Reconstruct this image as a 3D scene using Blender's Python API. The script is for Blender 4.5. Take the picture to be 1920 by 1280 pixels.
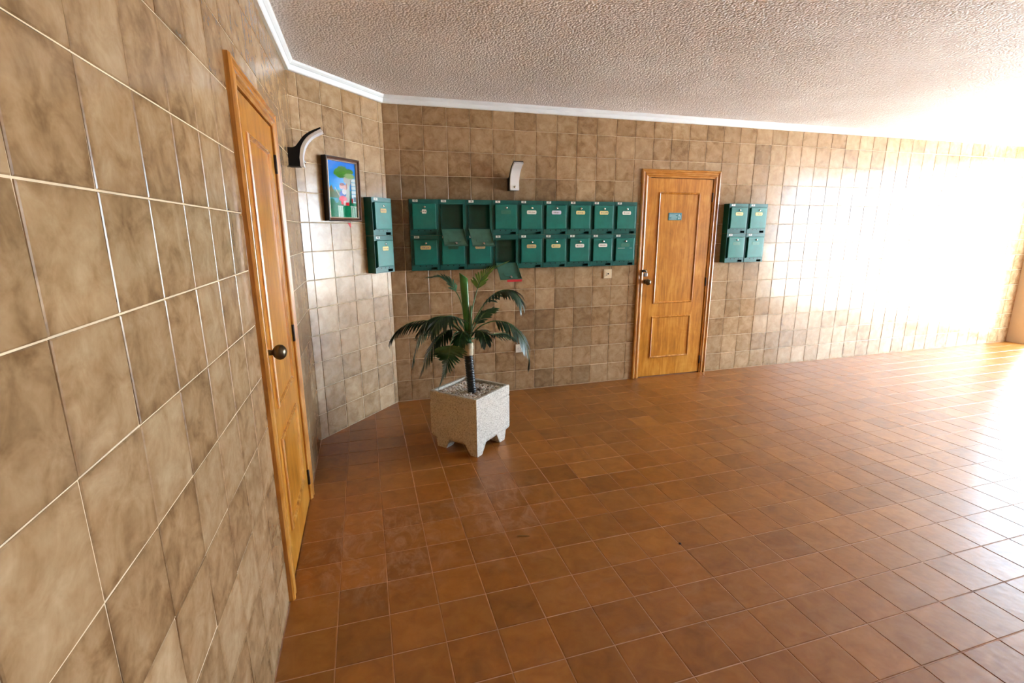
import bpy, bmesh, math, random
from mathutils import Matrix, Vector

for o in list(bpy.data.objects):
    bpy.data.objects.remove(o)
SC = bpy.context.scene
COL = SC.collection
R = math.radians

# ------------------------------------------------------------------ camera
cam_d = bpy.data.cameras.new('camera')
cam = bpy.data.objects.new('camera', cam_d)
COL.objects.link(cam)
cam_d.sensor_width = 36.0
cam_d.sensor_fit = 'HORIZONTAL'
cam_d.lens = 17.0965
cam_d.clip_start = 0.05
CAM_POS = Vector((-0.14306, -4.37876, 1.52865))
_r = Vector((0.95758777, -0.28811373, -0.00401793))
_u = Vector((0.06731335, 0.21012374, 0.97535477))
_f = Vector((0.28016884, 0.93425826, -0.22060583))
cam.matrix_world = Matrix(((_r.x, _u.x, -_f.x, CAM_POS.x),
                           (_r.y, _u.y, -_f.y, CAM_POS.y),
                           (_r.z, _u.z, -_f.z, CAM_POS.z),
                           (0, 0, 0, 1)))
SC.camera = cam

# ------------------------------------------------------------------ world, daylight, exposure
ROOM_X1 = 8.4          # right (glazed) wall
ROOM_Y0 = -8.0         # wall behind the photographer
CEIL = 2.60
WIN_Y0, WIN_Y1, WIN_Z0, WIN_Z1 = -4.2, -0.2, 0.04, 2.48
w = bpy.data.worlds.new('sky')
SC.world = w
w.use_nodes = True
bg = w.node_tree.nodes['Background']
bg.inputs['Color'].default_value = (0.64, 0.82, 1.0, 1)
bg.inputs['Strength'].default_value = 10.0
pl = bpy.data.lights.new('window_portal', 'AREA')
pl.shape = 'RECTANGLE'
pl.size = WIN_Z1 - WIN_Z0
pl.size_y = WIN_Y1 - WIN_Y0
pl.cycles.is_portal = True
plo = bpy.data.objects.new('window_portal', pl)
plo.location = (ROOM_X1 + 0.03, (WIN_Y0 + WIN_Y1) / 2, (WIN_Z0 + WIN_Z1) / 2)
plo.rotation_euler = (0, R(90), 0)
COL.objects.link(plo)

sun_d = bpy.data.lights.new('sun', 'SUN')
sun_d.energy = 34.0
sun_d.angle = R(0.6)
sun_d.color = (1.0, 0.96, 0.92)
sun = bpy.data.objects.new('sun', sun_d)
sun.rotation_euler = (0, R(-25), R(-20))     # added high sun from behind the building; the lit pavement brightens the ceiling
COL.objects.link(sun)

SC.view_settings.view_transform = 'Standard'
SC.view_settings.look = 'None'
SC.view_settings.gamma = 1.0
SC.view_settings.use_curve_mapping = False
SC.view_settings.exposure = 1.88
SC.cycles.use_denoising = True
SC.cycles.max_bounces = 6
SC.cycles.diffuse_bounces = 5
SC.cycles.glossy_bounces = 3
SC.cycles.transparent_max_bounces = 8
SC.cycles.adaptive_threshold = 0.06
SC.cycles.sample_clamp_indirect = 8.0
SC.cycles.caustics_reflective = False
SC.cycles.caustics_refractive = False

# ------------------------------------------------------------------ helpers
def lin(r, g, b):
    def f(c):
        c /= 255.0
        return c / 12.92 if c <= 0.04045 else ((c + 0.055) / 1.055) ** 2.4
    return (f(r), f(g), f(b), 1.0)

class MB:
    """collects shapes; build() links them as one mesh object"""
    def __init__(self):
        self.bm = bmesh.new()
    def box(self, x0, x1, y0, y1, z0, z1, bevel=0.0, seg=1, mat=None):
        vs = [self.bm.verts.new(p) for p in ((x0,y0,z0),(x1,y0,z0),(x1,y1,z0),(x0,y1,z0),
                                             (x0,y0,z1),(x1,y0,z1),(x1,y1,z1),(x0,y1,z1))]
        fs = [self.bm.faces.new([vs[i] for i in q]) for q in
              ((3,2,1,0),(4,5,6,7),(0,1,5,4),(1,2,6,5),(2,3,7,6),(3,0,4,7))]
        if mat is not None:
            bmesh.ops.transform(self.bm, matrix=mat, verts=vs)
        if bevel > 0:
            es = list({e for f in fs for e in f.edges})
            bmesh.ops.bevel(self.bm, geom=es, offset=bevel, segments=seg, affect='EDGES', profile=0.5)
        return self
    def prism(self, poly, a0, a1, axes='xz'):
        """poly extruded; axes = the plane of poly ('xz' extrudes along y, 'yz' along x, 'xy' along z)"""
        def P(p, a):
            return {'xz': (p[0], a, p[1]), 'yz': (a, p[0], p[1]), 'xy': (p[0], p[1], a)}[axes]
        A = [self.bm.verts.new(P(p, a0)) for p in poly]
        B = [self.bm.verts.new(P(p, a1)) for p in poly]
        n = len(poly)
        self.bm.faces.new(A); self.bm.faces.new(B[::-1])
        for i in range(n):
            self.bm.faces.new((A[i], B[i], B[(i+1) % n], A[(i+1) % n]))
        return self
    def tube(self, pts, rad, n=8, cap=True):
        pts = [Vector(p) for p in pts]
        rads = rad if isinstance(rad, (list, tuple)) else [rad] * len(pts)
        rings = []
        prev = None
        for i, p in enumerate(pts):
            t = (pts[min(i+1, len(pts)-1)] - pts[max(i-1, 0)]).normalized()
            a = t.orthogonal().normalized() if prev is None else (prev - t * prev.dot(t)).normalized()
            prev = a
            b = t.cross(a)
            rings.append([self.bm.verts.new(p + (a * math.cos(2*math.pi*k/n) + b * math.sin(2*math.pi*k/n)) * rads[i]) for k in range(n)])
        for i in range(len(rings)-1):
            for k in range(n):
                f = self.bm.faces.new((rings[i][k], rings[i][(k+1) % n], rings[i+1][(k+1) % n], rings[i+1][k]))
                f.smooth = True
        if cap:
            self.bm.faces.new(rings[0][::-1]); self.bm.faces.new(rings[-1])
        return self
    def lathe(self, prof, origin=(0,0,0), axis='z', n=20):
        """prof = list of (radius, height along the axis)"""
        o = Vector(origin)
        rings = []
        for r_, h in prof:
            ring = []
            for k in range(n):
                a = 2*math.pi*k/n
                c, s = r_*math.cos(a), r_*math.sin(a)
                v = {'z': (c, s, h), 'y': (c, h, s), 'x': (h, c, s)}[axis]
                ring.append(self.bm.verts.new(o + Vector(v)))
            rings.append(ring)
        for i in range(len(rings)-1):
            for k in range(n):
                f = self.bm.faces.new((rings[i][k], rings[i][(k+1) % n], rings[i+1][(k+1) % n], rings[i+1][k]))
                f.smooth = True
        self.bm.faces.new(rings[0][::-1]); self.bm.faces.new(rings[-1])
        return self
    def poly(self, pts):
        self.bm.faces.new([self.bm.verts.new(p) for p in pts])
        return self
    def mesh(self, name, mat):
        bmesh.ops.recalc_face_normals(self.bm, faces=self.bm.faces)
        me = bpy.data.meshes.new(name)
        self.bm.to_mesh(me); self.bm.free()
        if mat: me.materials.append(mat)
        return me
    def build(self, name, mat, parent=None):
        return link(name, self.mesh(name, mat), parent)

def link(name, me, parent=None):
    o = bpy.data.objects.new(name, me)
    COL.objects.link(o)
    if parent is not None: o.parent = parent
    return o
def empty(name, loc=(0,0,0), rz=0.0):
    o = bpy.data.objects.new(name, None)
    o.location = loc; o.rotation_euler = (0, 0, rz)
    o.empty_display_size = 0.05
    COL.objects.link(o)
    return o
def tag(o, label=None, cat=None, group=None, kind=None):
    if label: o['label'] = label
    if cat: o['category'] = cat
    if group: o['group'] = group
    if kind: o['kind'] = kind
    return o
def structure(o, label=None, cat=None):
    return tag(o, label, cat, kind='structure')

# ------------------------------------------------------------------ materials
def newmat(name):
    m = bpy.data.materials.new(name)
    m.use_nodes = True
    nt = m.node_tree
    return m, nt, nt.nodes['Principled BSDF']
class NT:
    def __init__(s, nt): s.nt = nt
    def n(s, typ, **kw):
        nd = s.nt.nodes.new(typ)
        for k, v in kw.items(): setattr(nd, k, v)
        return nd
    def l(s, a, b): s.nt.links.new(a, b)
    def math(s, op, a, b=None, c=None, clamp=False):
        nd = s.n('ShaderNodeMath', operation=op, use_clamp=clamp)
        for i, v in enumerate((a, b, c)):
            if v is None: continue
            if isinstance(v, (int, float)): nd.inputs[i].default_value = v
            else: s.l(v, nd.inputs[i])
        return nd.outputs[0]
    def vmath(s, op, a, b=None):
        nd = s.n('ShaderNodeVectorMath', operation=op)
        for i, v in enumerate((a, b)):
            if v is None: continue
            if isinstance(v, (tuple, list)): nd.inputs[i].default_value = v
            else: s.l(v, nd.inputs[i])
        return nd.outputs[0]
    def noise(s, vec, scale, detail=3, rough=0.55, dist=0.0):
        nd = s.n('ShaderNodeTexNoise')
        nd.inputs['Scale'].default_value = scale
        nd.inputs['Detail'].default_value = detail
        nd.inputs['Roughness'].default_value = rough
        nd.inputs['Distortion'].default_value = dist
        if vec is not None: s.l(vec, nd.inputs['Vector'])
        return nd.outputs['Fac']
    def ramp(s, fac, stops):
        nd = s.n('ShaderNodeValToRGB')
        el = nd.color_ramp.elements
        el[0].position, el[0].color = stops[0]
        el[1].position, el[1].color = stops[-1]
        for p, c in stops[1:-1]:
            e = el.new(p); e.color = c
        s.l(fac, nd.inputs[0])
        return nd.outputs[0]
    def mix(s, fac, a, b, typ='MIX'):
        nd = s.n('ShaderNodeMix', data_type='RGBA', blend_type=typ)
        for sock, v in ((nd.inputs[0], fac), (nd.inputs[6], a), (nd.inputs[7], b)):
            if isinstance(v, (int, float)): sock.default_value = v
            elif isinstance(v, tuple): sock.default_value = v
            else: s.l(v, sock)
        return nd.outputs[2]
    def bump(s, h, strength, dist):
        nd = s.n('ShaderNodeBump')
        nd.inputs['Strength'].default_value = strength
        nd.inputs['Distance'].default_value = dist
        s.l(h, nd.inputs['Height'])
        return nd.outputs[0]

def plain(name, col, rough=0.5, metal=0.0, spec=0.5, var=0.0, scale=20, bump=0.0, bscale=200):
    m, nt, b = newmat(name)
    k = NT(nt)
    b.inputs['Roughness'].default_value = rough
    b.inputs['Metallic'].default_value = metal
    b.inputs['Specular IOR Level'].default_value = spec
    tc = k.n('ShaderNodeTexCoord').outputs['Object']
    if var > 0:
        f = k.noise(tc, scale, 4)
        dk = tuple(c * (1 - var) for c in col[:3]) + (1,)
        lt = tuple(min(1, c * (1 + var)) for c in col[:3]) + (1,)
        k.l(k.ramp(f, [(0.3, dk), (0.7, lt)]), b.inputs['Base Color'])
    else:
        b.inputs['Base Color'].default_value = col
    if bump > 0:
        k.l(k.bump(k.noise(tc, bscale, 3), bump, 0.002), b.inputs['Normal'])
    return m

def tile_material(name, dark, mid, light, rough, edge_w, floor=False):
    m, nt, b = newmat(name)
    k = NT(nt)
    oi = k.n('ShaderNodeObjectInfo')
    geo = k.n('ShaderNodeNewGeometry')
    rnd = k.math('FRACT', k.math('ADD', oi.outputs['Random'], k.math('MULTIPLY', geo.outputs['Random Per Island'], 7.13)))
    wn = k.n('ShaderNodeTexWhiteNoise', noise_dimensions='1D')
    k.l(k.math('MULTIPLY', rnd, 91.7), wn.inputs['W'])
    uv = k.n('ShaderNodeUVMap').outputs['UV']
    off = k.n('ShaderNodeCombineXYZ')
    k.l(k.math('MULTIPLY', rnd, 57.0), off.inputs[0]); k.l(k.math('MULTIPLY', wn.outputs['Value'], 33.0), off.inputs[1])
    vec = k.vmath('ADD', uv, off.outputs[0])
    cloud = k.noise(vec, 2.6, 4, 0.6, 0.6)
    fine = k.noise(vec, 14.0, 2, 0.6)
    sep = k.n('ShaderNodeSeparateXYZ'); k.l(uv, sep.inputs[0])
    def ed(x): return k.math('MINIMUM', x, k.math('SUBTRACT', 1.0, x))
    dist = k.math('MINIMUM', ed(sep.outputs[0]), ed(sep.outputs[1]))
    edge = k.math('DIVIDE', dist, edge_w, clamp=True)
    fac = k.math('ADD', k.math('MULTIPLY', cloud, 0.9), k.math('MULTIPLY', k.math('SUBTRACT', fine, 0.5), 0.05 if floor else 0.16))
    if not floor:
        fac = k.math('SUBTRACT', k.math('ADD', fac, k.math('MULTIPLY', edge, 0.12)), 0.08)
    fac = k.math('ADD', fac, k.math('MULTIPLY', k.math('SUBTRACT', wn.outputs['Value'], 0.5), 0.22))
    col = k.ramp(fac, [(0.18, dark), (0.45, mid), (0.78, light)])
    col = k.mix(1.0, col, oi.outputs['Color'], 'MULTIPLY')
    rg = k.math('ADD', k.math('MULTIPLY', cloud if floor else fine, 0.06 if floor else 0.12), rough - (0.03 if floor else 0.06))
    if floor:
        # dried mop smears and scuffs: patchy pale film with shapes of their own
        pos = geo.outputs['Position']
        st = k.n('ShaderNodeMapping'); st.inputs['Scale'].default_value = (1.0, 2.2, 1.0); st.inputs['Rotation'].default_value = (0, 0, 0.5)
        k.l(pos, st.inputs['Vector'])
        sm = k.noise(st.outputs[0], 3.6, 6, 0.62, 1.6)
        big = k.noise(pos, 0.9, 2)
        msk = k.math('MULTIPLY', k.math('MULTIPLY', k.math('SUBTRACT', sm, 0.50), 5.0, clamp=True),
                     k.math('MULTIPLY', k.math('SUBTRACT', big, 0.47), 9.0, clamp=True))
        # two mopped patches left to dry in front of the planter and by the near door
        def patch(cx, cy, r_):
            dd = k.n('ShaderNodeVectorMath', operation='DISTANCE'); k.l(pos, dd.inputs[0]); dd.inputs[1].default_value = (cx, cy, 0)
            return k.math('SUBTRACT', 1.0, k.math('DIVIDE', dd.outputs['Value'], r_), clamp=True)
        loc = k.math('MAXIMUM', patch(0.48, -1.92, 0.42), patch(-0.18, -2.12, 0.50))
        st2 = k.n('ShaderNodeMapping'); st2.inputs['Scale'].default_value = (1.6, 1.0, 1.0); st2.inputs['Rotation'].default_value = (0, 0, -0.7)
        k.l(pos, st2.inputs['Vector'])
        brush = k.noise(st2.outputs[0], 7.0, 6, 0.68, 1.4)
        near = k.math('MULTIPLY', k.math('MULTIPLY', k.math('SUBTRACT', brush, 0.47), 5.0, clamp=True), k.math('MULTIPLY', loc, 2.0, clamp=True))
        msk = k.math('MAXIMUM', k.math('MULTIPLY', msk, 0.12), k.math('MULTIPLY', near, 0.40))
        col = k.mix(msk, col, lin(196, 160, 130))
        rg = k.math('ADD', rg, k.math('MULTIPLY', msk, 0.35))
    k.l(col, b.inputs['Base Color'])
    k.l(rg, b.inputs['Roughness'])
    b.inputs['Specular IOR Level'].default_value = 0.5
    k.l(k.bump(k.noise(vec, 5.0, 1), 0.20 if floor else 0.11, 0.004), b.inputs['Normal'])
    return m

M = {}
M['wall_tile'] = tile_material('glazed_wall_tile', lin(122, 93, 61), lin(162, 131, 95), lin(190, 164, 129), 0.19, 0.14)
M['floor_tile'] = tile_material('glazed_floor_tile', lin(126, 75, 24), lin(148, 92, 34), lin(166, 110, 48), 0.33, 0.2, floor=True)
M['grout'] = plain('wall_grout', lin(224, 204, 172), 0.9, var=0.12, scale=9)
M['floor_grout'] = plain('floor_grout', lin(196, 156, 130), 0.9, var=0.2, scale=9)
M['cornice'] = plain('white_plaster_cornice', lin(236, 244, 250), 0.5, var=0.03, scale=6)
M['rear_plaster'] = plain('beige_plaster', lin(200, 178, 148), 0.8, var=0.05, scale=3)
M['pavement'] = plain('pale_pavement', lin(206, 202, 194), 0.9, var=0.1, scale=2)
M['aluminium'] = plain('aluminium_frame', lin(150, 146, 140), 0.4, metal=0.8)

def ceiling_material():
    m, nt, b = newmat('popcorn_ceiling')
    k = NT(nt)
    tc = k.n('ShaderNodeTexCoord').outputs['Object']
    big = k.noise(tc, 1.1, 3, 0.6)
    k.l(k.ramp(big, [(0.3, lin(216, 211, 211)), (0.7, lin(234, 232, 234))]), b.inputs['Base Color'])
    b.inputs['Roughness'].default_value = 0.6
    b.inputs['Specular IOR Level'].default_value = 0.35
    v = k.n('ShaderNodeTexVoronoi', feature='F1')
    v.inputs['Scale'].default_value = 78
    k.l(tc, v.inputs['Vector'])
    n1 = k.noise(tc, 90, 2, 0.6, 0.3)
    h = k.math('ADD', k.math('MULTIPLY', k.math('SUBTRACT', 1.0, v.outputs['Distance']), 0.9), k.math('MULTIPLY', n1, 0.35))
    k.l(k.bump(h, 1.0, 0.007), b.inputs['Normal'])
    return m
M['ceiling'] = ceiling_material()

def wood_material(name, c0, c1, c2, rough=0.28, seed=0.0, along='z'):
    m, nt, b = newmat(name)
    k = NT(nt)
    tc = k.n('ShaderNodeTexCoord').outputs['Object']
    mp = k.n('ShaderNodeMapping'); mp.inputs['Scale'].default_value = (9.0, 9.0, 0.9) if along == 'z' else (0.9, 9.0, 9.0); mp.inputs['Location'].default_value = (seed, 0, seed)
    k.l(tc, mp.inputs['Vector'])
    g = k.noise(mp.outputs[0], 2.2, 6, 0.62, 1.2)
    mp2 = k.n('ShaderNodeMapping'); mp2.inputs['Scale'].default_value = (60.0, 60.0, 2.0) if along == 'z' else (2.0, 60.0, 60.0)
    k.l(tc, mp2.inputs['Vector'])
    g2 = k.noise(mp2.outputs[0], 2.0, 3)
    fl = k.noise(tc, 5.0, 3, 0.6, 1.0)
    f = k.math('ADD', k.math('ADD', k.math('MULTIPLY', g, 0.75), k.math('MULTIPLY', g2, 0.2)), k.math('MULTIPLY', k.math('SUBTRACT', fl, 0.4), 0.35))
    k.l(k.ramp(f, [(0.25, c0), (0.5, c1), (0.75, c2)]), b.inputs['Base Color'])
    b.inputs['Roughness'].default_value = rough
    b.inputs['Coat Weight'].default_value = 0.25
    b.inputs['Coat Roughness'].default_value = 0.2
    k.l(k.bump(g2, 0.15, 0.001), b.inputs['Normal'])
    return m
M['door_wood'] = wood_material('varnished_door_wood', lin(138, 80, 16), lin(192, 124, 36), lin(222, 164, 74))
M['trim_wood'] = wood_material('varnished_trim_wood', lin(124, 72, 20), lin(186, 122, 46), lin(222, 168, 92), 0.25, 3.7)
M['trim_wood_level'] = wood_material('varnished_head_trim_wood', lin(124, 72, 20), lin(186, 122, 46), lin(222, 168, 92), 0.25, 1.3, 'x')

def green_metal(name, c, var=0.18):
    m, nt, b = newmat(name)
    k = NT(nt)
    tc = k.n('ShaderNodeTexCoord').outputs['Object']
    oi = k.n('ShaderNodeObjectInfo')
    f = k.noise(k.vmath('ADD', tc, oi.outputs['Location']), 11, 5, 0.65)
    dk = tuple(x * (1 - var) for x in c[:3]) + (1,); lt = tuple(x * (1 + var) for x in c[:3]) + (1,)
    k.l(k.ramp(f, [(0.3, dk), (0.7, lt)]), b.inputs['Base Color'])
    k.l(k.math('ADD', k.math('MULTIPLY', f, 0.2), 0.24), b.inputs['Roughness'])
    return m
M['green'] = green_metal('green_painted_metal', lin(0, 112, 100))
M['green_body'] = green_metal('green_painted_metal_body', lin(0, 88, 80))
M['green_inner'] = green_metal('green_metal_flap_inside', lin(72, 120, 104), 0.25)
M['black'] = plain('matt_black', lin(12, 12, 12), 0.6, spec=0.25)
M['hole'] = plain('dark_hole', lin(8, 10, 9), 0.9)
M['chrome'] = plain('chrome', lin(215, 215, 210), 0.18, metal=1.0)
M['dark_brass'] = plain('antique_brass', lin(104, 92, 74), 0.28, metal=0.9)
M['hinge'] = plain('dark_bronze', lin(44, 34, 26), 0.45, metal=0.6)
M['steel'] = plain('grey_steel', lin(130, 132, 132), 0.35, metal=0.8)
M['sticker'] = plain('white_sticker', lin(232, 232, 224), 0.5)
M['ink'] = plain('black_ink', lin(24, 22, 22), 0.6)
M['grey_ink'] = plain('grey_ink', lin(150, 140, 130), 0.7)
M['paper_white'] = plain('white_paper', lin(226, 224, 216), 0.6, var=0.06, scale=60)
M['paper_lilac'] = plain('lilac_paper', lin(206, 206, 222), 0.6, var=0.05, scale=60)
M['paper_yellow'] = plain('yellowed_paper', lin(224, 206, 140), 0.6, var=0.08, scale=60)
M['paper_tan'] = plain('tan_paper', lin(204, 176, 120), 0.6, var=0.12, scale=60)
M['plate_green'] = plain('bare_green_nameplate', lin(58, 122, 102), 0.4, var=0.15, scale=60)
M['plate_dark'] = plain('dark_green_nameplate', lin(40, 84, 62), 0.4, var=0.15, scale=60)
M['diffuser'] = plain('frosted_lamp_diffuser', lin(250, 252, 255), 0.3)
M['cream_plastic'] = plain('cream_plastic', lin(228, 208, 170), 0.4)
M['white_plastic'] = plain('white_plastic', lin(224, 214, 196), 0.4)
M['teal_plaque'] = plain('teal_plaque', lin(70, 128, 136), 0.35, var=0.15, scale=40)
M['plaque_line'] = plain('plaque_line', lin(176, 214, 220), 0.5)
M['red_paper'] = plain('red_paper', lin(206, 30, 40), 0.6, var=0.1, scale=30)
M['frame_wood'] = plain('dark_walnut_frame', lin(96, 62, 44), 0.25, var=0.2, scale=30)
M['frame_black'] = plain('black_frame_edge', lin(22, 18, 17), 0.35)
M['frame_gold'] = plain('pale_frame_lip', lin(190, 170, 150), 0.3, metal=0.3)
M['soil'] = plain('dark_soil', lin(120, 106, 92), 0.95, var=0.3, scale=40)
M['trunk'] = plain('black_ribbed_trunk', lin(34, 37, 40), 0.32, var=0.3, scale=30)
M['wrap'] = plain('cream_bandage', lin(226, 212, 178), 0.8, var=0.14, scale=40, bump=0.4, bscale=160)
M['stalk'] = plain('bright_green_stalk', lin(62, 118, 44), 0.3, var=0.25, scale=18)
M['leaf_dark'] = plain('dark_palm_leaf', lin(24, 54, 34), 0.36, spec=0.35, var=0.35, scale=14)
M['leaf_mid'] = plain('mid_palm_leaf', lin(42, 88, 56), 0.36, spec=0.4, var=0.3, scale=14)
M['leaf_light'] = plain('light_palm_leaf', lin(104, 146, 40), 0.35, var=0.25, scale=14)
M['midrib'] = plain('green_midrib', lin(84, 118, 70), 0.4)
M['dry_leaf'] = plain('dry_leaf', lin(120, 86, 40), 0.7)
M['crumb'] = plain('dark_crumb', lin(60, 34, 22), 0.8)

def granite_material():
    m, nt, b = newmat('washed_aggregate_stone')
    k = NT(nt)
    tc = k.n('ShaderNodeTexCoord').outputs['Object']
    v = k.n('ShaderNodeTexVoronoi'); v.inputs['Scale'].default_value = 150
    k.l(tc, v.inputs['Vector'])
    sp = k.n('ShaderNodeSeparateColor'); k.l(v.outputs['Color'], sp.inputs[0])
    n = k.noise(tc, 220, 3)
    big = k.noise(tc, 7, 4)
    f = k.math('ADD', k.math('MULTIPLY', sp.outputs[0], 0.5), k.math('MULTIPLY', n, 0.5))
    c = k.ramp(f, [(0.18, lin(158, 148, 132)), (0.36, lin(206, 198, 184)), (0.7, lin(226, 220, 208))])
    c = k.mix(0.12, c, k.ramp(big, [(0.3, lin(170, 150, 120)), (0.7, lin(230, 226, 220))]), 'MULTIPLY')
    k.l(c, b.inputs['Base Color'])
    b.inputs['Roughness'].default_value = 0.85
    h = k.math('ADD', k.math('MULTIPLY', v.outputs['Distance'], -0.8), k.math('MULTIPLY', n, 0.8))
    k.l(k.bump(h, 0.9, 0.004), b.inputs['Normal'])
    return m
M['granite'] = granite_material()

def pebble_material():
    m, nt, b = newmat('river_pebbles')
    k = NT(nt)
    g = k.n('ShaderNodeNewGeometry')
    c = k.ramp(g.outputs['Random Per Island'], [(0.0, lin(166, 134, 104)), (0.2, lin(214, 202, 190)), (0.55, lin(240, 236, 232)), (0.8, lin(220, 200, 178)), (1.0, lin(248, 246, 244))])
    k.l(c, b.inputs['Base Color'])
    b.inputs['Roughness'].default_value = 0.4
    return m
M['pebbles'] = pebble_material()

def glass_material(name, gloss):
    m = bpy.data.materials.new(name); m.use_nodes = True
    nt = m.node_tree; nt.nodes.clear(); k = NT(nt)
    out = k.n('ShaderNodeOutputMaterial'); mx = k.n('ShaderNodeMixShader')
    tr = k.n('ShaderNodeBsdfTransparent'); gl = k.n('ShaderNodeBsdfGlossy'); gl.inputs['Roughness'].default_value = 0.02
    lw = k.n('ShaderNodeLayerWeight'); lw.inputs['Blend'].default_value = 0.5
    fac = k.math('ADD', k.math('MULTIPLY', k.math('POWER', lw.outputs['Facing'], 5.0), 0.9), gloss)
    k.l(fac, mx.inputs[0]); k.l(tr.outputs[0], mx.inputs[1]); k.l(gl.outputs[0], mx.inputs[2]); k.l(mx.outputs[0], out.inputs[0])
    return m
M['glass'] = glass_material('clear_pane', 0.028)

# ------------------------------------------------------------------ the room
XL = -0.542187                     # left wall
KY = -0.694363                     # where the left wall meets the diagonal wall
CX = 0.074848                      # where the diagonal wall meets the back wall
DIAG_RZ = math.atan2(0.74750361, 0.66425774)
DIAG_LEN = 0.92891
TOP = 2.55                         # tiles end under the cornice
T = 0.2                            # wall tile pitch
ROW0 = 2.59503 - 12 * T            # lowest joint of the wall tiles
GAP = 0.0036

# wall frames: local x along the wall, local -y out into the room
def frame(kind):
    if kind == 'back': return Matrix.Identity(4)
    if kind == 'left': return Matrix.Translation((XL, 0, 0)) @ Matrix.Rotation(R(90), 4, 'Z')
    return Matrix.Translation((CX, 0, 0)) @ Matrix.Rotation(DIAG_RZ, 4, 'Z')
FR = {k: frame(k) for k in ('back', 'left', 'diag')}
DOOR_W, DOOR_H = 0.91, 2.115
DOOR_BACK_X = 2.487
DOOR_LEFT_Y = -2.412

def wall_backing(name, mat4, u0, u1, hole=None):
    mb = MB()
    y0, y1 = 0.0028, 0.14
    spans = [(u0, u1, 0.0, CEIL)]
    if hole:
        h0, h1, hz = hole
        spans = [(u0, h0, 0.0, CEIL), (h1, u1, 0.0, CEIL), (h0, h1, hz, CEIL)]
    for a, b_, z0, z1 in spans:
        mb.box(a, b_, y0, y1, z0, z1)
    o = mb.build(name, M['grout'])
    o.data.transform(mat4)
    return structure(o)
wall_back = wall_backing('wall_back', FR['back'], CX - 0.12, ROOM_X1, (DOOR_BACK_X + 0.06, DOOR_BACK_X + DOOR_W - 0.06, DOOR_H - 0.06))
wall_diag = wall_backing('wall_diagonal', FR['diag'], -DIAG_LEN - 0.0, 0.0)
wall_left = wall_backing('wall_left', FR['left'], ROOM_Y0, KY + 0.05, (DOOR_LEFT_Y + 0.06, DOOR_LEFT_Y + DOOR_W - 0.06, DOOR_H - 0.06))
tag(wall_back, 'long back wall of square brown glazed tiles behind the green mailboxes', 'wall')
tag(wall_diag, 'short angled wall of brown tiles carrying the framed picture', 'wall')
tag(wall_left, 'near left wall of brown tiles around the close wooden door', 'wall')

def tile_mesh(wd, ht, thick=0.007, bev=0.0022, name='tile'):
    """slab centred on the origin; front at y=0 facing -y; uv 0..1 over a full tile"""
    bm = bmesh.new()
    a, b_ = wd / 2, ht / 2
    def ring(x, z, y): return [bm.verts.new(p) for p in ((-x, y, -z), (x, y, -z), (x, y, z), (-x, y, z))]
    f0 = ring(a - bev, b_ - bev, 0.0); f1 = ring(a, b_, bev * 0.7); f2 = ring(a, b_, thick)
    fs = [bm.faces.new(f0)]
    for A, B in ((f0, f1), (f1, f2)):
        for i in range(4):
            fs.append(bm.faces.new((A[i], B[i], B[(i + 1) % 4], A[(i + 1) % 4])))
    bmesh.ops.recalc_face_normals(bm, faces=bm.faces)
    if f0[0].link_faces and fs[0].normal.y > 0:
        bmesh.ops.reverse_faces(bm, faces=bm.faces)
    uv = bm.loops.layers.uv.new('UVMap')
    for f in bm.faces:
        for lp in f.loops:
            lp[uv].uv = (lp.vert.co.x / T + wd / T / 2, lp.vert.co.z / T + ht / T / 2)
    me = bpy.data.meshes.new(name)
    bm.to_mesh(me); bm.free()
    return me
_tm = {}
def get_tile(wd, ht, matkey):
    key = (round(wd, 3), round(ht, 3), matkey)
    if key not in _tm:
        me = tile_mesh(wd, ht)
        me.materials.append(M[matkey])
        _tm[key] = me
    return _tm[key]

def proj(p):
    d = Vector(p) - CAM_POS
    z = d.dot(_f)
    if z < 0.05: return None
    k = 911.81 / z
    return (960 + d.dot(_r) * k, 640 - d.dot(_u) * k)
def view_area(corners):
    q = [proj(c) for c in corners]
    if any(x is None for x in q): return 0.0
    cx = sum(x[0] for x in q) / 4; cy = sum(x[1] for x in q) / 4
    if not (-60 < cx < 1980 and -60 < cy < 1340): return 0.0
    return abs(sum(q[i][0] * q[(i + 1) % 4][1] - q[(i + 1) % 4][0] * q[i][1] for i in range(4))) / 2

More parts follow.
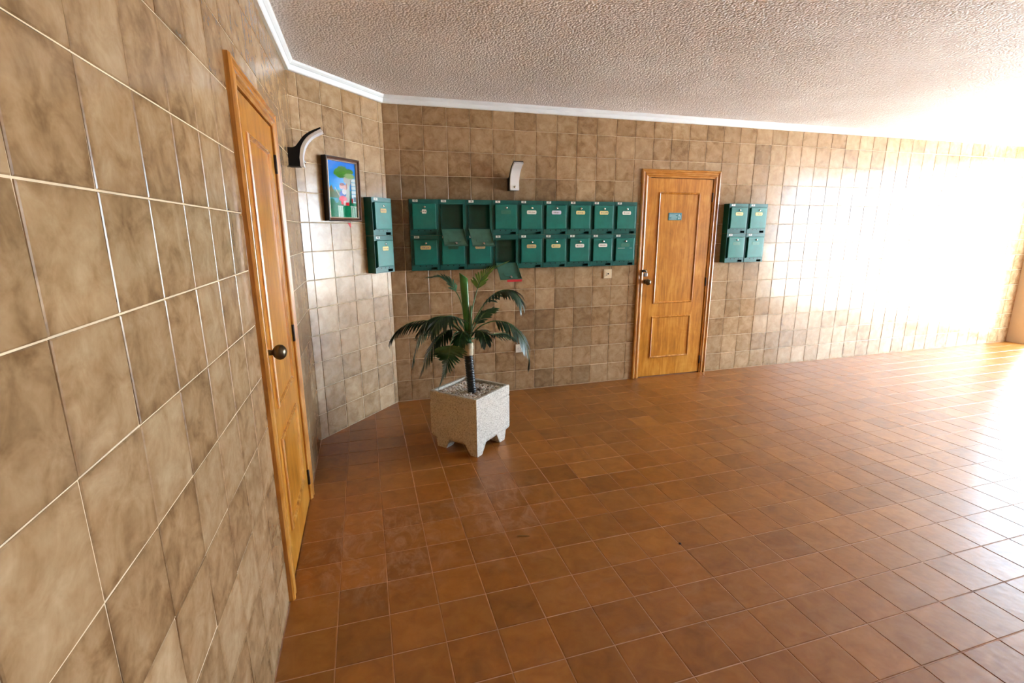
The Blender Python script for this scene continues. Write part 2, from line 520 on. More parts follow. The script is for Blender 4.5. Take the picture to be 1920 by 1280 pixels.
rng = random.Random(11)
def lay_tiles(parent, mats, matkey, rects, limit, tint=None, name='tile'):
    """rects = (local 4x4, w, h, index); the largest in view become objects, the rest one joined part"""
    items = []
    for m4, wd, ht, idx in rects:
        c = [m4 @ Vector((sx * wd / 2, 0, sz * ht / 2)) for sx, sz in ((-1, -1), (1, -1), (1, 1), (-1, 1))]
        items.append((view_area(c), m4, wd, ht, idx))
    items.sort(key=lambda t: -t[0])
    rest = []
    for i, (ar, m4, wd, ht, idx) in enumerate(items):
        sg_ = 0.10 if matkey == 'floor_tile' else 0.28
        jit = Matrix.Rotation(R(rng.gauss(0, sg_)), 4, 'X') @ Matrix.Rotation(R(rng.gauss(0, sg_)), 4, 'Z')
        if i < limit and ar > 0:
            o = link(name, get_tile(wd, ht, matkey), parent)
            o.matrix_basis = m4 @ jit
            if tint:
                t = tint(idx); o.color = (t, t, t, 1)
        else:
            rest.append((m4 @ jit, wd, ht))
    if rest:
        vs, fs, uvs = [], [], []
        for m4, wd, ht in rest:
            src = get_tile(wd, ht, matkey)
            b0 = len(vs)
            vs += [tuple(m4 @ v.co) for v in src.vertices]
            ul = src.uv_layers[0].data
            for p in src.polygons:
                fs.append([b0 + v for v in p.vertices])
                uvs += [tuple(ul[i].uv) for i in p.loop_indices]
        me = bpy.data.meshes.new(name + '_field')
        me.from_pydata(vs, [], fs)
        lay = me.uv_layers.new(name='UVMap')
        for i, u in enumerate(uvs): lay.data[i].uv = u
        me.materials.append(M[matkey])
        o = link(name + '_field', me, parent)
        o['kind'] = 'stuff'

def wall_rects(mat4, cuts, door=None):
    zs = [0.0] + [ROW0 + T * i for i in range(12)] + [TOP]
    zs = [0.001] + [z for z in zs if z > 0.01]
    out = []
    for i in range(len(cuts) - 1):
        for j in range(len(zs) - 1):
            u0, u1, z0, z1 = cuts[i], cuts[i + 1], zs[j], zs[j + 1]
            if door:
                d0, d1, dz = door
                if z1 <= dz and u0 >= d0 and u1 <= d1: continue
                if z1 <= dz:
                    if u0 < d0 < u1: u1 = d0
                    elif u0 < d1 < u1: u0 = d1
                elif z0 < dz and u0 >= d0 - 0.11 and u1 <= d1 + 0.11 and u1 > d0 and u0 < d1: z0 = dz
            wd, ht = u1 - u0 - GAP, z1 - z0 - GAP
            if wd < 0.006 or ht < 0.006: continue
            m4 = mat4 @ Matrix.Translation(((u0 + u1) / 2, 0, (z0 + z1) / 2))
            out.append((m4, wd, ht, (i, 12 - j)))
    return out
# back wall: column joints every 20 cm from x = 0.2
cuts = [CX + 0.001] + [0.2 * i for i in range(1, 42)] + [ROOM_X1]
inset = 0.055
DARK_BACK = {(0, 3), (1, 3), (2, 3), (3, 3), (4, 3), (5, 3), (6, 3), (7, 3)}
trng = random.Random(5)
_tv = {}
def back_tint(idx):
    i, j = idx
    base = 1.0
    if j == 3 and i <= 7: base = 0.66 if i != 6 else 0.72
    elif j in (4, 5, 6) and i <= 2: base = 0.62  # mailbox shadow at the left end of the row, put into the tile tint
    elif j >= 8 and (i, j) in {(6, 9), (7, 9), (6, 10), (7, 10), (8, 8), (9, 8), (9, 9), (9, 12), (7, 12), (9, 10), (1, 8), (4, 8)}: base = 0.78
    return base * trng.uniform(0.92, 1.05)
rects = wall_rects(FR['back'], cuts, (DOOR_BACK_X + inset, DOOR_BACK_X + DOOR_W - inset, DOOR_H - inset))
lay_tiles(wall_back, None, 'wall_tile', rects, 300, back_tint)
def light_tint(idx): return trng.uniform(0.94, 1.06)
cuts = [-DIAG_LEN + 0.001] + [-(0.05115 + 0.2 * k) for k in range(4, -1, -1)] + [-0.001]
lay_tiles(wall_diag, None, 'wall_tile', wall_rects(FR['diag'], cuts), 300, light_tint)
cuts = [ROOM_Y0] + [KY - 0.12 - 0.2 * k for k in range(36, -1, -1)] + [KY - 0.001]
lay_tiles(wall_left, None, 'wall_tile', wall_rects(FR['left'], cuts, (DOOR_LEFT_Y + inset, DOOR_LEFT_Y + DOOR_W - inset, DOOR_H - inset)), 300, light_tint)

# floor
fl = MB().box(XL - 0.2, ROOM_X1 + 0.1, ROOM_Y0 - 0.1, 0.15, -0.15, -0.0016).build('floor', M['floor_grout'])
structure(fl, 'glossy floor of square red-brown ceramic tiles with thin joints', 'floor')
S = 0.201994
fx = [-0.5434 + S * i for i in range(0, 46)]
fx = [XL + 0.0005] + [x for x in fx if XL + 0.02 < x < ROOM_X1 - 0.02] + [ROOM_X1]
fy = [-2.6072 + S * j for j in range(-40, 20)]
fy = [ROOM_Y0] + [y for y in fy if ROOM_Y0 + 0.02 < y < -0.02] + [-0.0005]
rects = []
for i in range(len(fx) - 1):
    for j in range(len(fy) - 1):
        x0, x1, y0, y1 = fx[i], fx[i + 1], fy[j], fy[j + 1]
        # drop what would lie behind the diagonal wall
        t = (x1 - XL) / (CX - XL)
        if x1 <= CX + 0.1 and y0 > KY + (x1 - XL) * (-KY) / (CX - XL) + 0.0: continue
        m4 = Matrix.Translation(((x0 + x1) / 2, (y0 + y1) / 2, 0)) @ Matrix.Rotation(R(-90), 4, 'X')
        rects.append((m4, x1 - x0 - 0.0027, y1 - y0 - 0.0027, (i, j)))
def floor_tint(idx): return trng.uniform(0.88, 1.10)
lay_tiles(fl, None, 'floor_tile', rects, 300, floor_tint)

# ceiling
ce = MB().box(XL - 0.2, ROOM_X1 + 0.2, ROOM_Y0 - 0.1, 0.15, CEIL, CEIL + 0.15).build('ceiling', M['ceiling'])
structure(ce, 'rough popcorn-textured grey-beige ceiling', 'ceiling')

# cornice: mitred sweep along left, diagonal and back wall
path = [Vector((XL, ROOM_Y0)), Vector((XL, KY)), Vector((CX, 0.0)), Vector((ROOM_X1, 0.0))]
prof = [(-0.003, 2.543), (0.018, 2.543), (0.023, 2.549), (0.030, 2.5725), (0.0265, 2.5745), (0.033, 2.5775), (0.044, 2.588), (0.052, 2.602), (-0.003, 2.602)]
def offset_path(e):
    out = []
    dirs = [(path[i + 1] - path[i]).normalized() for i in range(len(path) - 1)]
    nrm = [Vector((d.y, -d.x)) for d in dirs]        # into the room
    for i, p in enumerate(path):
        if i == 0: out.append(p + nrm[0] * e)
        elif i == len(path) - 1: out.append(p + nrm[-1] * e)
        else:
            mvec = (nrm[i - 1] + nrm[i]).normalized()
            out.append(p + mvec * (e / mvec.dot(nrm[i])))
    return out
rows = [[(q.x, q.y, z) for q in offset_path(e)] for e, z in prof]
for s in range(3):
    mb = MB()
    A = [mb.bm.verts.new(rw[s]) for rw in rows]; B = [mb.bm.verts.new(rw[s + 1]) for rw in rows]
    n = len(rows)
    for i in range(n):
        mb.bm.faces.new((A[i], B[i], B[(i + 1) % n], A[(i + 1) % n]))
    mb.bm.faces.new(A[::-1]); mb.bm.faces.new(B)
    structure(mb.build('trim_%d' % (s + 1), M['cornice']),
              ['white cornice along the top of the left wall', 'white cornice along the top of the short angled wall', 'white cornice along the top of the long back wall'][s], 'cornice')

# right wall with the glazed entrance front (daylight), wall behind the photographer, pavement outside
mb = MB()
mb.box(ROOM_X1, ROOM_X1 + 0.12, ROOM_Y0, WIN_Y0, 0, CEIL).box(ROOM_X1, ROOM_X1 + 0.12, WIN_Y1, 0.14, 0, CEIL)
mb.box(ROOM_X1, ROOM_X1 + 0.12, WIN_Y0, WIN_Y1, WIN_Z1, CEIL).box(ROOM_X1, ROOM_X1 + 0.12, WIN_Y0, WIN_Y1, 0, WIN_Z0)
structure(mb.build('wall_right', M['rear_plaster']), 'wall with the glazed entrance front', 'wall')
structure(MB().box(XL - 0.2, ROOM_X1 + 0.12, ROOM_Y0 - 0.12, ROOM_Y0, 0, CEIL).build('wall_rear', M['rear_plaster']), 'plain beige wall behind the viewer', 'wall')
win = empty('window_1', (ROOM_X1 + 0.06, WIN_Y0, WIN_Z0))
structure(win, 'tall glazed entrance front in aluminium frames', 'window')
NP = 4
pw = (WIN_Y1 - WIN_Y0) / NP
H = WIN_Z1 - WIN_Z0
for i in range(NP + 1):
    MB().box(-0.03, 0.03, i * pw - (0.0 if i == 0 else 0.025), i * pw + (0.0 if i == NP else 0.025), 0, H).build('mullion', M['aluminium'], win)
for i in range(NP):
    MB().poly([(0, i * pw + 0.026, 0.041), (0, (i + 1) * pw - 0.026, 0.041), (0, (i + 1) * pw - 0.026, H - 0.041), (0, i * pw + 0.026, H - 0.041)]).build('pane', M['glass'], win)
    for z in (0.0, H - 0.04):
        MB().box(-0.025, 0.025, i * pw + 0.026, (i + 1) * pw - 0.026, z, z + 0.04).build('rail', M['aluminium'], win)
structure(MB().box(ROOM_X1 + 0.12, 60, -40, 30, -0.25, -0.02).build('pavement', M['pavement']), 'pale pavement outside the entrance', 'pavement')

# ------------------------------------------------------------------ doors
TRIM = [(0.0, 0.004), (0.0, -0.014), (0.005, -0.021), (0.017, -0.023), (0.024, -0.015), (0.036, -0.013), (0.044, -0.020), (0.054, -0.021), (0.061, -0.013), (0.068, -0.011), (0.076, -0.010), (0.076, 0.05), (0.055, 0.05), (0.055, 0.004)]
def loft(mb, A, B):
    n = len(A)
    a = [mb.bm.verts.new(p) for p in A]; b_ = [mb.bm.verts.new(p) for p in B]
    for i in range(n):
        mb.bm.faces.new((a[i], b_[i], b_[(i + 1) % n], a[(i + 1) % n]))
    mb.bm.faces.new(a[::-1]); mb.bm.faces.new(b_)
def make_door(name, m4, label, knob_z):
    rz = m4.to_euler().z
    d = empty(name, m4.translation, rz)
    structure(d, label, 'door')
    W, Hh = DOOR_W, DOOR_H
    mb = MB(); loft(mb, [(o, y, 0.002) for o, y in TRIM], [(o, y, Hh - o) for o, y in TRIM]); mb.build('jamb_trim', M['trim_wood'], d)
    mb = MB(); loft(mb, [(W - o, y, 0.002) for o, y in TRIM], [(W - o, y, Hh - o) for o, y in TRIM]); mb.build('jamb_trim', M['trim_wood'], d)
    mb = MB(); loft(mb, [(o, y, Hh - o) for o, y in TRIM], [(W - o, y, Hh - o) for o, y in TRIM]); mb.build('head_trim', M['trim_wood_level'], d)
    x0, x1, z0, z1 = 0.080, W - 0.080, 0.010, Hh - 0.081
    leaf = MB().box(x0, x1, -0.002, 0.036, z0, z1, 0.0015).build('door_leaf', M['door_wood'], d)
    MB().box(x0 - 0.02, x1 + 0.02, 0.0365, 0.055, -0.0012, z1 + 0.02).build('rebate', M['hinge'], d)
    for (a, b_, c, e) in ((0.206, 0.682, 0.790, 1.903), (0.200, 0.676, 0.208, 0.657)):
        mb = MB()
        pf = [(0.0, -0.002), (0.002, -0.008), (0.008, -0.013), (0.014, -0.010), (0.018, -0.005), (0.020, -0.002)]
        loops = []
        for o, y in pf:
            loops.append([mb.bm.verts.new(p) for p in ((a + o, y, c + o), (b_ - o, y, c + o), (b_ - o, y, e - o), (a + o, y, e - o))])
        for i in range(len(loops) - 1):
            for k in range(4):
                mb.bm.faces.new((loops[i][k], loops[i][(k + 1) % 4], loops[i + 1][(k + 1) % 4], loops[i + 1][k]))
        mb.build('panel_moulding', M['trim_wood'], leaf)
    for z in (0.15, 1.0, 1.86):
        MB().lathe([(0.006, -0.045), (0.0075, -0.042), (0.0075, 0.042), (0.006, 0.045)], (x1 + 0.002, -0.008, z), 'z', 10).build('hinge', M['hinge'], d)
    kx = 0.108
    kb = MB().lathe([(0.024, -0.002), (0.024, -0.007), (0.012, -0.011), (0.010, -0.026), (0.018, -0.030), (0.028, -0.040), (0.0315, -0.052), (0.028, -0.065), (0.017, -0.075), (0.004, -0.079)], (kx, 0, knob_z), 'y', 24)
    tag(kb.build('knob', M['dark_brass'], leaf), 'round antique-brass door knob')
    if name == 'door_2': MB().lathe([(0.017, -0.002), (0.017, -0.006), (0.006, -0.007), (0.005, -0.0072)], (kx, 0, knob_z - 0.095), 'y', 16).build('keyhole_plate', M['hinge'], leaf)
    return d, leaf
door_1, leaf_1 = make_door('door_1', FR['back'] @ Matrix.Translation((DOOR_BACK_X, 0, 0)), 'closed orange-brown wooden door between the green mailboxes on the back wall', 1.022)
door_2, leaf_2 = make_door('door_2', FR['left'] @ Matrix.Translation((DOOR_LEFT_Y, 0, 0)), 'closed orange-brown wooden door seen edge-on in the near left wall', 1.062)

# plaque on the back door
pq = MB().box(0.327, 0.482, -0.007, -0.002, 1.632, 1.705, 0.003, 2).build('plaque', M['teal_plaque'], leaf_1)
pq['label'] = 'small teal plaque with pale print'
mb = MB()
for (a, b_, z) in ((0.338, 0.43, 1.690), (0.338, 0.412, 1.678), (0.338, 0.43, 1.666), (0.36, 0.43, 1.655), (0.338, 0.42, 1.644)):
    mb.box(a, b_, -0.0076, -0.0068, z - 0.0018, z + 0.0018)
for (a, b_, z0, z1) in ((0.444, 0.455, 1.668, 1.69), (0.461, 0.467, 1.645, 1.68), (0.443, 0.454, 1.643, 1.66)):
    mb.box(a, b_, -0.0076, -0.0068, z0, z1)
mb.build('plaque_print', M['plaque_line'], door_1)

# hasp on the door and the padlock hanging from it
hs = MB().box(0.042, 0.10, -0.030, -0.021, 1.122, 1.146, 0.002).box(0.062, 0.078, -0.046, -0.028, 1.124, 1.144, 0.003)
hs.build('hasp', M['hinge'], door_1)
pk = empty('padlock', (DOOR_BACK_X + 0.079, -0.043, 1.078))
tag(pk, 'small grey padlock hanging from the hasp of the back wooden door', 'padlock')
MB().box(-0.019, 0.019, -0.009, 0.009, 0.0, 0.036, 0.005, 2).build('lock_body', M['steel'], pk)
MB().tube([(-0.012, 0, 0.034), (-0.012, 0, 0.050), (-0.007, 0, 0.061), (0, 0, 0.064), (0.007, 0, 0.061), (0.012, 0, 0.050), (0.012, 0, 0.034)], 0.003, 8).build('shackle', M['chrome'], pk)

# ------------------------------------------------------------------ text
_txt = {}
def text_mesh(s, size, mat, name='print'):
    key = (s, size, mat.name)
    if key not in _txt:
        cu = bpy.data.curves.new('txt', 'FONT')
        cu.body = s; cu.size = size; cu.align_x = 'CENTER'; cu.align_y = 'CENTER'; cu.extrude = 0.0002; cu.offset = size * 0.02
        ob = bpy.data.objects.new('txt', cu); COL.objects.link(ob)
        dg = bpy.context.evaluated_depsgraph_get()
        me = bpy.data.meshes.new_from_object(ob.evaluated_get(dg))
        bpy.data.objects.remove(ob)
        me.transform(Matrix.Rotation(R(90), 4, 'X'))
        me.materials.clear(); me.materials.append(mat)
        me.name = name
        _txt[key] = me
    return _txt[key]

# ------------------------------------------------------------------ mailboxes
BW, BH, BD = 0.2375, 0.2975, 0.080
DX0, DX1, DZ0, DZ1 = 0.022, 0.219, 0.050, 0.262
def body_mesh():
    mb = MB(); t = 0.0025
    y = -BD
    mb.box(0, BW, -0.004, -0.0005, 0, BH)                                   # back
    mb.box(0, t, y, -0.004, 0, BH).box(BW - t, BW, y, -0.004, 0, BH)        # sides
    mb.box(t, BW - t, y, -0.004, BH - t, BH).box(t, BW - t, y + 0.004, -0.004, 0.0, t)
    mb.box(t, BW - t, y + 0.004, -0.004, 0.032, 0.0345)                     # shelf above the slot
    mb.box(t, DX0 + 0.004, y + 0.016, y + 0.019, 0.040, BH - t - 0.03)      # front stiles, the left one set back
    mb.box(t, DX0 + 0.004, y, y + 0.003, 0.0, 0.0425).box(t, DX0 + 0.004, y, y + 0.003, DZ1 - 0.005, BH - t)
    mb.box(DX0 + 0.0015, DX0 + 0.004, y, y + 0.019, 0.0425, DZ1 - 0.005)
    mb.box(DX1 - 0.004, BW - t, y, y + 0.003, 0.0, BH - t)
    mb.box(DX0 + 0.004, DX1 - 0.004, y, y + 0.003, DZ1 - 0.005, BH - t)     # head band
    mb.box(DX0 + 0.004, DX1 - 0.004, y, y + 0.003, 0.027, DZ0 + 0.005)      # band with the holes
    mb.box(DX0 + 0.004, DX1 - 0.004, y, y + 0.003, 0.0, 0.005)              # sill
    mb.box(DX0 - 0.004, DX1 + 0.003, y - 0.004, y, DZ1 + 0.003, DZ1 + 0.0055)   # drip lip
    mb.box(DX0 - 0.002, DX1, y - 0.0015, y, 0.0265, 0.0285)
    return mb.mesh('body', M['green_body'])
def slot_mesh():
    y = -BD
    return MB().box(DX0 + 0.004, 0.165, y + 0.008, y + 0.010, 0.005, 0.027).mesh('slot_plate', M['green_body'])
def hole_mesh():
    return MB().lathe([(0.0048, -BD - 0.0006), (0.0048, -BD + 0.004)], (0, 0, 0.0385), 'y', 12).mesh('hole', M['hole'])
def door_mesh(inner=False):
    """hinge at the lower edge: local origin on the hinge line"""
    w0, h0 = DX1 - DX0, DZ1 - DZ0
    mb = MB()
    mb.box(0, w0, -0.012, 0.0, 0, h0, 0.004, 3)
    return mb.mesh('flap', M['green'])
def flap_open_mesh():
    w0, h0 = DX1 - DX0, DZ1 - DZ0
    mb = MB()
    mb.box(0, w0, -0.0025, 0.0, 0, h0, 0.0006)
    for a, b_, c, e in ((0, 0.0025, 0, h0), (w0 - 0.0025, w0, 0, h0), (0, w0, h0 - 0.0025, h0)):
        mb.box(a, b_, -0.0015, 0.010, c, e)
    # raised back of the nameplate slot
    mb.box(0.045, 0.145, 0.0, 0.0025, h0 - 0.082, h0 - 0.050, 0.001)
    return mb.mesh('flap', M['green_inner'])
ME_BODY, ME_SLOT, ME_HOLE, ME_FLAP, ME_OPEN = body_mesh(), slot_mesh(), hole_mesh(), door_mesh(), flap_open_mesh()
ME_LOCK = MB().lathe([(0.0095, -0.012), (0.0095, -0.017), (0.0075, -0.0205), (0.003, -0.021)], (0, 0, 0), 'y', 16).mesh('lock', M['chrome'])
ME_KEY = MB().box(-0.0012, 0.0012, -0.0214, -0.020, -0.005, 0.005).mesh('keyway', M['ink'])
ME_CAM = MB().lathe([(0.0085, 0.0), (0.0085, 0.014), (0.005, 0.016)], (0, 0, 0), 'y', 14).box(-0.004, 0.012, 0.016, 0.018, -0.004, 0.022).mesh('lock', M['chrome'])
def plate_mesh(key):
    a, b_ = 0.0455, 0.0165
    poly = [(-a, -b_ * 0.45), (-a + 0.006, -b_), (a - 0.006, -b_), (a, -b_ * 0.45), (a, b_ * 0.45), (a - 0.006, b_), (-a + 0.006, b_), (-a, b_ * 0.45)]
    return MB().prism(poly, -0.0135, -0.0118).mesh('nameplate', M[key])
ME_PLATE = {k: plate_mesh(k) for k in ('paper_white', 'paper_lilac', 'paper_yellow', 'paper_tan', 'plate_green', 'plate_dark')}
ME_STICK = MB().box(0.027, 0.071, -BD - 0.0006, -BD + 0.0001, 0.2745, 0.2935).mesh('number_label', M['sticker'])
def scribble_mesh(seed, mat):
    r_ = random.Random(seed); mb = MB(); x = -0.030
    while x < 0.026:
        wd = r_.uniform(0.003, 0.012)
        mb.box(x, x + wd, -0.0141, -0.0134, -0.004 + r_.uniform(-0.002, 0.002), 0.004 + r_.uniform(-0.003, 0.003))
        x += wd + r_.uniform(0.002, 0.006)
    return mb.mesh('handwriting', mat)

def mailbox(m4, number, plate, label, group, opened=False, angle=133, scratches=None, plate_w=1.0, note=None):
    root = empty('mailbox', m4.translation, m4.to_euler().z)
    tag(root, label, 'mailbox', group)
    link('body', ME_BODY, root)
    link('slot_plate', ME_SLOT, root)
    for x in (0.070, 0.121, 0.172):
        h = link('ventilation_hole', ME_HOLE, root); h.location = (x, 0, 0)
    st = link('number_label', ME_STICK, root)
    st['label'] = 'small white number label reading ' + number
    t = link('number', text_mesh(number, 0.019, M['ink'], 'number'), st)
    t.location = (0.049, -BD - 0.0007, 0.284)
    w0, h0 = DX1 - DX0, DZ1 - DZ0
    if opened:
        fl_ = link('flap', ME_OPEN, root)
        fl_.location = (DX0, -BD - 0.001, DZ0)
        fl_.rotation_euler = (R(angle), 0, 0)
        fl_['label'] = 'flap hanging open with its inside showing'
        lk = link('lock', ME_CAM, fl_); lk.location = (w0 / 2, 0, h0 - 0.028)
    else:
        fl_ = link('flap', ME_FLAP, root)
        fl_.location = (DX0, -BD - 0.0005, DZ0)
        lk = link('lock', ME_LOCK, fl_); lk.location = (w0 / 2 + 0.004, 0, h0 - 0.029)
        kw = link('keyway', ME_KEY, fl_); kw.location = (w0 / 2 + 0.004, 0, h0 - 0.029)
        if plate:
            np_ = link('nameplate', ME_PLATE[plate], fl_); np_.location = (w0 / 2, 0, h0 - 0.066); np_.scale = (plate_w, 1, 1)
            if plate.startswith('paper'):
                hw = link('handwriting', scribble_mesh(hash(number) % 97 + int(m4.translation.x * 50), M['grey_ink']), fl_)
                hw.location = (w0 / 2, 0, h0 - 0.066)
        if scratches:
            mb = MB()
            for a, b_, z in scratches: mb.box(a, b_, -0.0128, -0.0119, z - 0.0012, z + 0.0012)
            mb.build('scratch', M['sticker'], fl_)
    return root
ORD = ['first', 'second', 'third', 'fourth', 'fifth', 'sixth', 'seventh', 'eighth', 'ninth']
UP = [('1D', 'paper_white'), ('1A', None), ('1B', None), ('1L', 'plate_green'), ('1E', 'paper_white'), ('1C', 'paper_lilac'), ('3B', 'paper_yellow'), ('1F', 'paper_yellow'), ('1P', 'paper_white')]
LO = [('2D', 'paper_tan'), ('2A', 'plate_dark'), ('2B', 'paper_tan'), ('2L', None), ('3E', 'paper_tan'), ('2P', 'paper_yellow'), ('2F', 'paper_white'), ('2C', 'paper_white'), ('3D', 'plate_green')]
WORD = {'paper_white': 'a white nameplate', 'paper_lilac': 'a pale lilac nameplate', 'paper_yellow': 'a pale yellow nameplate', 'paper_tan': 'a tan nameplate', 'plate_green': 'a bare green nameplate', 'plate_dark': 'a dark green nameplate'}
GRP = 'green mailboxes in the long double row'
ROW_X, PITCH = 0.2510, 0.2402
for c in range(9):
    for row, lst, z in (('upper', UP, 1.5), ('lower', LO, 1.2)):
        num, pl_ = lst[c]
        op = (row == 'upper' and c in (1, 2)) or (row == 'lower' and c == 3)
        if op:
            lab = 'green mailbox with its flap hanging open, %s from left in the %s row' % (ORD[c], row)
        else:
            lab = 'closed green mailbox with %s, %s from left in the %s long row' % (WORD[pl_], ORD[c], row)
        m4 = FR['back'] @ Matrix.Translation((ROW_X + PITCH * c, 0, z))
        sc_ = [(0.02, 0.095, 0.117), (0.145, 0.175, 0.117)] if (row == 'lower' and c == 8) else None
        mailbox(m4, num, pl_, lab, GRP, op, {('upper', 1): 131, ('upper', 2): 133, ('lower', 3): 130}.get((row, c), 133), sc_, 0.42 if (row == 'upper' and c == 0) else 1.0)
for c in range(2):
    for row, z, num, pl_ in (('upper', 1.5, ('2A', '2B')[c], 'paper_yellow'), ('lower', 1.2, ('3A', '3C')[c], 'plate_green')):
        m4 = FR['back'] @ Matrix.Translation((3.476 + 0.2465 * c, 0, z))
        mailbox(m4, num, pl_, 'green mailbox right of the back wooden door, %s row, %s the door' % (row, ('nearest', 'second from')[c]), 'green mailboxes right of the door')
for row, z, num, pl_ in (('upper', 1.5, '4A', 'paper_tan'), ('lower', 1.2, '4B', 'paper_yellow')):
    m4 = FR['diag'] @ Matrix.Translation((-0.287, 0, z))
    mailbox(m4, num, pl_, '%s of the two stacked green mailboxes beside the framed picture' % row, 'green mailboxes on the angled wall', plate_w=0.8)

# red paper stuck under the open flap
rp = MB().box(1.055, 1.192, -0.2430, -0.2415, 1.094, 1.1145, mat=None).build('red_paper', M['red_paper'])
tag(rp, 'strip of red paper at the edge of the lower hanging mailbox flap', 'paper')

# ------------------------------------------------------------------ wall lamps
BODY = [(0, 0), (-0.064, 0), (-0.063, 0.05), (-0.074, 0.105), (-0.098, 0.150), (-0.135, 0.187), (-0.198, 0.222), (-0.198, 0.231), (-0.140, 0.206), (-0.098, 0.178), (-0.070, 0.145), (-0.048, 0.118), (-0.030, 0.108), (0, 0.108)]
DIFF = [(-0.064, 0), (-0.084, -0.001), (-0.082, 0.05), (-0.093, 0.100), (-0.116, 0.142), (-0.152, 0.177), (-0.210, 0.208), (-0.198, 0.222), (-0.135, 0.187), (-0.098, 0.150), (-0.074, 0.105), (-0.063, 0.05)]
def smooth_run(poly, i0, i1, n=4):
    """replace the corner run poly[i0..i1] by a smooth curve through its points"""
    P = [Vector((p[0], p[1], 0)) for p in poly[i0:i1 + 1]]
    Q = [P[0] * 2 - P[1]] + P + [P[-1] * 2 - P[-2]]
    out = []
    for i in range(1, len(Q) - 2):
        for k in range(n):
            t = k / n
            a, b_, c, d = Q[i-1], Q[i], Q[i+1], Q[i+2]
            v = 0.5 * ((2*b_) + (c - a) * t + (2*a - 5*b_ + 4*c - d) * t*t + (3*b_ - a - 3*c + d) * t**3)
            out.append((v.x, v.y))
    return list(poly[:i0]) + out + [poly[i1]] + list(poly[i1 + 1:])
BODY = smooth_run(smooth_run(BODY, 7, 12), 1, 6)
DIFF = smooth_run(smooth_run(DIFF, 7, 11), 1, 6)
def wall_lamp(m4, label):
    root = empty('wall_lamp', m4.translation, m4.to_euler().z)
    tag(root, label, 'lamp', 'curved wall lamps')
    MB().prism(BODY, -0.043, 0.043, 'yz').build('bracket', M['black'], root)
    MB().prism(DIFF, -0.041, 0.041, 'yz').build('diffuser', M['diffuser'], root)
    MB().lathe([(0.011, -0.082), (0.011, -0.090), (0.006, -0.094), (0.002, -0.095)], (0.0, 0, 0.028), 'y', 14).build('screw_cap', M['chrome'], root)
wall_lamp(FR['back'] @ Matrix.Translation((1.176, 0, 1.884)), 'curved wall lamp with a pale diffuser above the long mailbox row')
wall_lamp(FR['left'] @ Matrix.Translation((-0.945, 0, 1.925)), 'curved black wall lamp seen from the side next to the framed picture')

# ------------------------------------------------------------------ switch plates
sw = empty('switch_plate', (2.158, 0, 1.116))
tag(sw, 'cream switch plate on the tiles below the mailboxes, left of the door', 'switch')
MB().box(-0.045, 0.045, -0.012, 0.0, -0.045, 0.045, 0.003, 2).build('cover', M['cream_plastic'], sw)
MB().box(-0.031, 0.031, -0.0145, -0.0115, -0.031, 0.031, 0.002).build('rocker', M['cream_plastic'], sw)
mb = MB().box(-0.015, -0.012, -0.0150, -0.0142, -0.016, 0.014).box(-0.020, -0.004, -0.0150, -0.0142, -0.016, -0.013)
mb.lathe([(0.008, -0.0142), (0.008, -0.0150), (0.0045, -0.0151)], (0.005, 0, 0.0), 'y', 14)
mb.build('switch_symbol', M['hinge'], sw)
so = empty('socket_plate', (1.243, 0, 0.423))
tag(so, 'white socket plate low on the back wall, half hidden by the palm', 'socket')
MB().box(-0.040, 0.040, -0.011, 0.0, -0.040, 0.040, 0.003, 2).build('cover', M['white_plastic'], so)
MB().lathe([(0.021, -0.0105), (0.021, -0.0118), (0.018, -0.0119)], (0, 0, 0), 'y', 18).build('insert', M['white_plastic'], so)
for x in (-0.009, 0.009):
    MB().lathe([(0.0028, -0.0116), (0.0028, -0.0124)], (x, 0, 0), 'y', 8).build('pin_hole', M['hole'], so)

# ------------------------------------------------------------------ framed picture
PW, PH = 0.338, 0.448
pic = empty('framed_picture', FR['diag'] @ Vector((-0.538, -0.002, 1.610)), DIAG_RZ)
pic.rotation_euler = (R(1.6), 0, DIAG_RZ)
pic.scale = (1, 1.35, 1)
tag(pic, 'framed colourful picture of two figures under a tree on the angled wall', 'picture')
FP = [(0.0, -0.0), (0.0, -0.030), (0.004, -0.034), (0.010, -0.033), (0.014, -0.028), (0.024, -0.026), (0.028, -0.021), (0.028, -0.0)]
def frame_side(mb, k, prof):
    c = [(-PW/2, 0), (PW/2, 0), (PW/2, PH), (-PW/2, PH)]
    s = [(1, 1), (-1, 1), (-1, -1), (1, -1)]
    A = [(c[k][0] + s[k][0]*o, y, c[k][1] + s[k][1]*o) for o, y in prof]
    j = (k + 1) % 4
    B = [(c[j][0] + s[j][0]*o, y, c[j][1] + s[j][1]*o) for o, y in prof]
    loft(mb, A, B)
for k in range(4):
    mb = MB(); frame_side(mb, k, [(0.0, -0.0), (0.0, -0.030), (0.003, -0.033), (0.006, -0.0335), (0.006, -0.0)]); mb.build('frame_edge', M['frame_black'], pic)
    mb = MB(); frame_side(mb, k, [(0.006, -0.002), (0.006, -0.0335), (0.011, -0.032), (0.015, -0.026), (0.023, -0.024), (0.023, -0.002)]); mb.build('frame_moulding', M['frame_wood'], pic)
    mb = MB(); frame_side(mb, k, [(0.023, -0.002), (0.023, -0.0255), (0.026, -0.026), (0.029, -0.022), (0.029, -0.002)]); mb.build('frame_lip', M['frame_gold'], pic)
MB().box(-PW/2 + 0.008, PW/2 - 0.008, -0.004, -0.001, 0.008, PH - 0.008).build('backing', M['frame_black'], pic)
